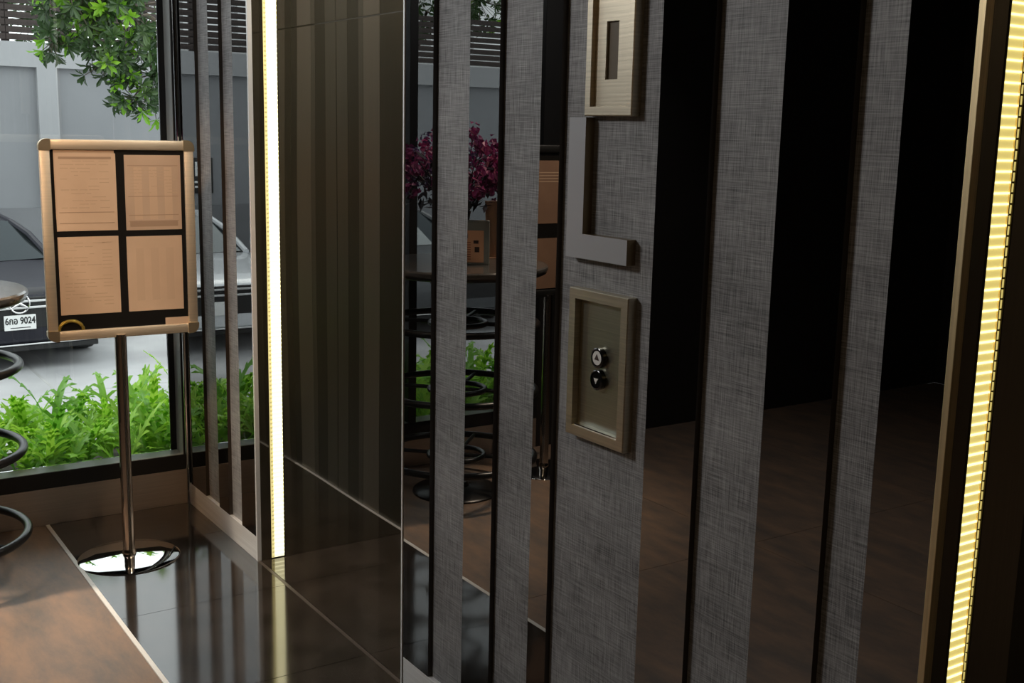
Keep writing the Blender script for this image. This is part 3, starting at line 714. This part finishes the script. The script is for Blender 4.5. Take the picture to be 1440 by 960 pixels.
tree('shade_tree', 'dense dark tree rising behind the slat fence near the leafy tree', (-13.6,2.6,GZ), 3.6,
     [((-13.2,2.6,3.6),(0.7,0.9,0.7),80),((-13.2,3.9,3.5),(0.7,0.8,0.7),60),((-13.2,2.2,3.1),(0.3,0.7,0.4),40)], 0, 0.16, 100, 4, 0.14, 0.02)
tree('garden_tree', 'tall tree behind the fence, reflected in the second black glass panel', (-13.8,-8.6,GZ), 4.0,
     [((-13.3,-8.6,4.2),(0.8,1.0,0.8),90),((-13.3,-9.7,3.9),(0.7,0.8,0.7),70),((-13.2,-8.9,3.5),(0.3,0.7,0.3),30)], 0, 0.16, 100, 6, 0.14, 0.05)

# ------------------------------------------------------------------ cars
def text_mesh(body, size, mat, name, depth=0.002):
    cu = bpy.data.curves.new(name, 'FONT'); cu.body = body; cu.size = size; cu.extrude = depth; cu.offset = 0.0022; cu.align_x = 'CENTER'; cu.align_y = 'CENTER'
    o = bpy.data.objects.new(name, cu); COL.objects.link(o)
    dg = bpy.context.evaluated_depsgraph_get(); me = bpy.data.meshes.new_from_object(o.evaluated_get(dg))
    COL.objects.unlink(o); bpy.data.objects.remove(o); me.materials.clear(); me.materials.append(mat); me.name = name
    return me
def car(label, loc, rz, paint, plate, star=True):
    t = thing('car', label, 'car', loc, rz)           # local +X = nose, nose at x = 0
    st = [(0.0,0.66,0.30,0.60),(-0.05,0.74,0.24,0.68),(-0.18,0.82,0.20,0.745),(-0.5,0.88,0.18,0.795),(-0.9,0.905,0.18,0.845),(-1.35,0.91,0.18,0.888),
          (-1.6,0.91,0.18,0.90),(-2.6,0.915,0.18,0.905),(-3.6,0.91,0.18,0.92),(-4.1,0.89,0.2,0.92),(-4.5,0.84,0.24,0.89),(-4.68,0.74,0.34,0.80)]
    mb = MB(); V = []; n = 0
    for x,hw,zb,zt in st:
        sh = zt-0.06 if x > -1.4 else zt-0.03; mid = (zb+sh)/2
        prof = [(0,zt),(0.45*hw,zt-0.004),(0.80*hw,zt-0.02),(0.93*hw,sh-0.02),(0.985*hw,mid+0.12),(hw,mid),(0.97*hw,zb+0.05),(0.90*hw,zb),(0,zb)]
        ring = prof + [(-y,z) for y,z in prof[-2:0:-1]]
        n = len(ring); V += [(x,y,z) for y,z in ring]
    F = []
    for i in range(len(st)-1):
        for k in range(n):
            k2 = (k+1)%n; F.append((i*n+k,i*n+k2,(i+1)*n+k2,(i+1)*n+k))
    F.append(tuple(range(n))); F.append(tuple((len(st)-1)*n+k for k in reversed(range(n))))
    mb.add(V,F); mb.build('body', M[paint], t, True)
    # cabin: roof, pillars and glass
    zb, zr = 0.89, 1.27
    A = [(-1.42,0.72,zb),(-2.2,0.56,zr-0.03),(-2.7,0.58,zr),(-3.2,0.56,zr-0.03),(-3.95,0.70,zb+0.03)]
    roof = MB(); rv = []
    for x,hw,z in A[1:4]: rv += [(x,-hw,z-0.03),(x,-hw*0.7,z),(x,hw*0.7,z),(x,hw,z-0.03)]
    roof.add(rv,[(i*4+k,i*4+k+1,i*4+k+5,i*4+k+4) for i in range(2) for k in range(3)])
    for s in (-1,1):
        roof.tube([(-1.40,s*0.74,zb-0.01),(-1.85,s*0.65,zb+0.215),(-2.2,s*0.565,zr-0.055)],0.035,8)
        roof.tube([(-2.2,s*0.565,zr-0.055),(-2.7,s*0.585,zr-0.028),(-3.2,s*0.565,zr-0.055)],0.03,8)
        roof.tube([(-3.2,s*0.565,zr-0.055),(-3.95,s*0.71,zb+0.03)],0.05,8); roof.tube([(-2.72,s*0.585,zr-0.04),(-2.75,s*0.78,zb)],0.03,8)
    roof.build('roof', M[paint], t, True)
    MB().add([(-1.42,-0.72,zb),(-1.42,0.72,zb),(-2.2,0.55,zr-0.045),(-2.2,-0.55,zr-0.045),(-1.30,0,zb),(-2.12,0,zr-0.01)],[(0,4,5,3),(4,1,2,5)]).build('windscreen', M['car_glass'], t, True)
    MB().add([(-3.95,-0.70,zb+0.03),(-3.95,0.70,zb+0.03),(-3.2,0.55,zr-0.045),(-3.2,-0.55,zr-0.045)],[(0,1,2,3)]).build('rear_window', M['car_glass'], t)
    for s in (-1,1):
        MB().add([(-1.5,s*0.765,zb),(-3.85,s*0.755,zb+0.03),(-3.2,s*0.575,zr-0.05),(-2.2,s*0.575,zr-0.05)],[(0,1,2,3)]).build('side_window', M['car_glass'], t)
        mi = MB().box((-1.72,s*0.98-0.10,0.92),(-1.56,s*0.98+0.10,1.03),0,0.03).build('wing_mirror', M[paint], t, True)
        hl = MB().add([(-0.06,s*0.50,0.66),(-0.13,s*0.80,0.70),(-0.34,s*0.885,0.72),(-0.30,s*0.895,0.60),(-0.10,s*0.80,0.53),(-0.02,s*0.52,0.55)],[(0,1,4,5),(1,2,3,4)]).build('headlamp', M['lens'], t)
        for wx in (-0.85,-3.75):
            wh = MB().lathe([(0.20,-0.10),(0.315,-0.09),(0.325,0),(0.315,0.09),(0.20,0.10)],28).xf(Matrix.Translation((wx,s*0.815,0.325)) @ Matrix.Rotation(PI/2,4,'X')).build('wheel', M['rubber'], t, True)
            MB().lathe([(0.20,-0.105),(0.05,-0.11)],20).xf(Matrix.Translation((wx,s*0.815,0.325)) @ Matrix.Rotation(-s*-PI/2,4,'X')).build('rim', M['chrome'], wh, True)
        MB().box((-1.5,s*0.77-0.006,zb-0.006),(-3.9,s*0.77+0.006,zb+0.01)).build('window_trim', M['chrome'], t)
    gr = MB().box((-0.04,-0.44,0.40),(0.012,0.44,0.69),0,0.008).build('grille', M['rubber'], t)
    for z in (0.60,0.66): MB().box((0.010,-0.43,z-0.011),(0.024,0.43,z+0.011),0,0.004).build('grille_bar', M['chrome'], gr)
    if star:
        ring = MB(); k_ = 28
        ring.tube([(0.032,0.09*math.cos(2*PI*k/k_),0.645+0.09*math.sin(2*PI*k/k_)) for k in range(k_)],0.009,8,True)
        for q in range(3):
            a = PI/2+2*PI*q/3; ring.tube([(0.034,0,0.645),(0.034,0.088*math.cos(a),0.645+0.088*math.sin(a))],[0.016,0.004],6)
        ring.build('emblem', M['chrome'], gr, True)
    MB().box((-0.03,-0.72,0.245),(0.026,0.72,0.26),0,0.004).build('bumper_trim', M['chrome'], t)
    MB().box((-0.10,-0.72,0.19),(0.015,0.72,0.24),0,0.01).build('bumper_lip', M['rubber'], t)
    if plate is None: return t
    pt = MB().box((0.012,-0.142,0.395),(0.030,0.142,0.535),0,0.004).build('number_plate', M['plate'], t)
    if plate:
        o = link('plate_text', text_mesh(plate,0.088,M['plate_ink'],'plate_text'), pt, (0.0302,0,0.48), (PI/2,0,PI/2)); o.scale = (0.78,1,1)
        MB().box((0.0302,-0.09,0.413),(0.0306,0.09,0.421)).build('plate_line', M['plate_ink'], pt)
    return t
car('black car with ringed star emblem and white number plate behind the sign stand', (-6.5,0.51,GZ), math.radians(5), 'car_black', '6กอ 9024')
car('white car parked beside the black car, seen reflected between linen strips', (-6.5,-2.45,GZ), math.radians(2), 'car_white', '', False)
car('silver grey car parked beyond the white car, reflected behind the bar table', (-6.4,-5.3,GZ), math.radians(2), 'car_silver', None, False)
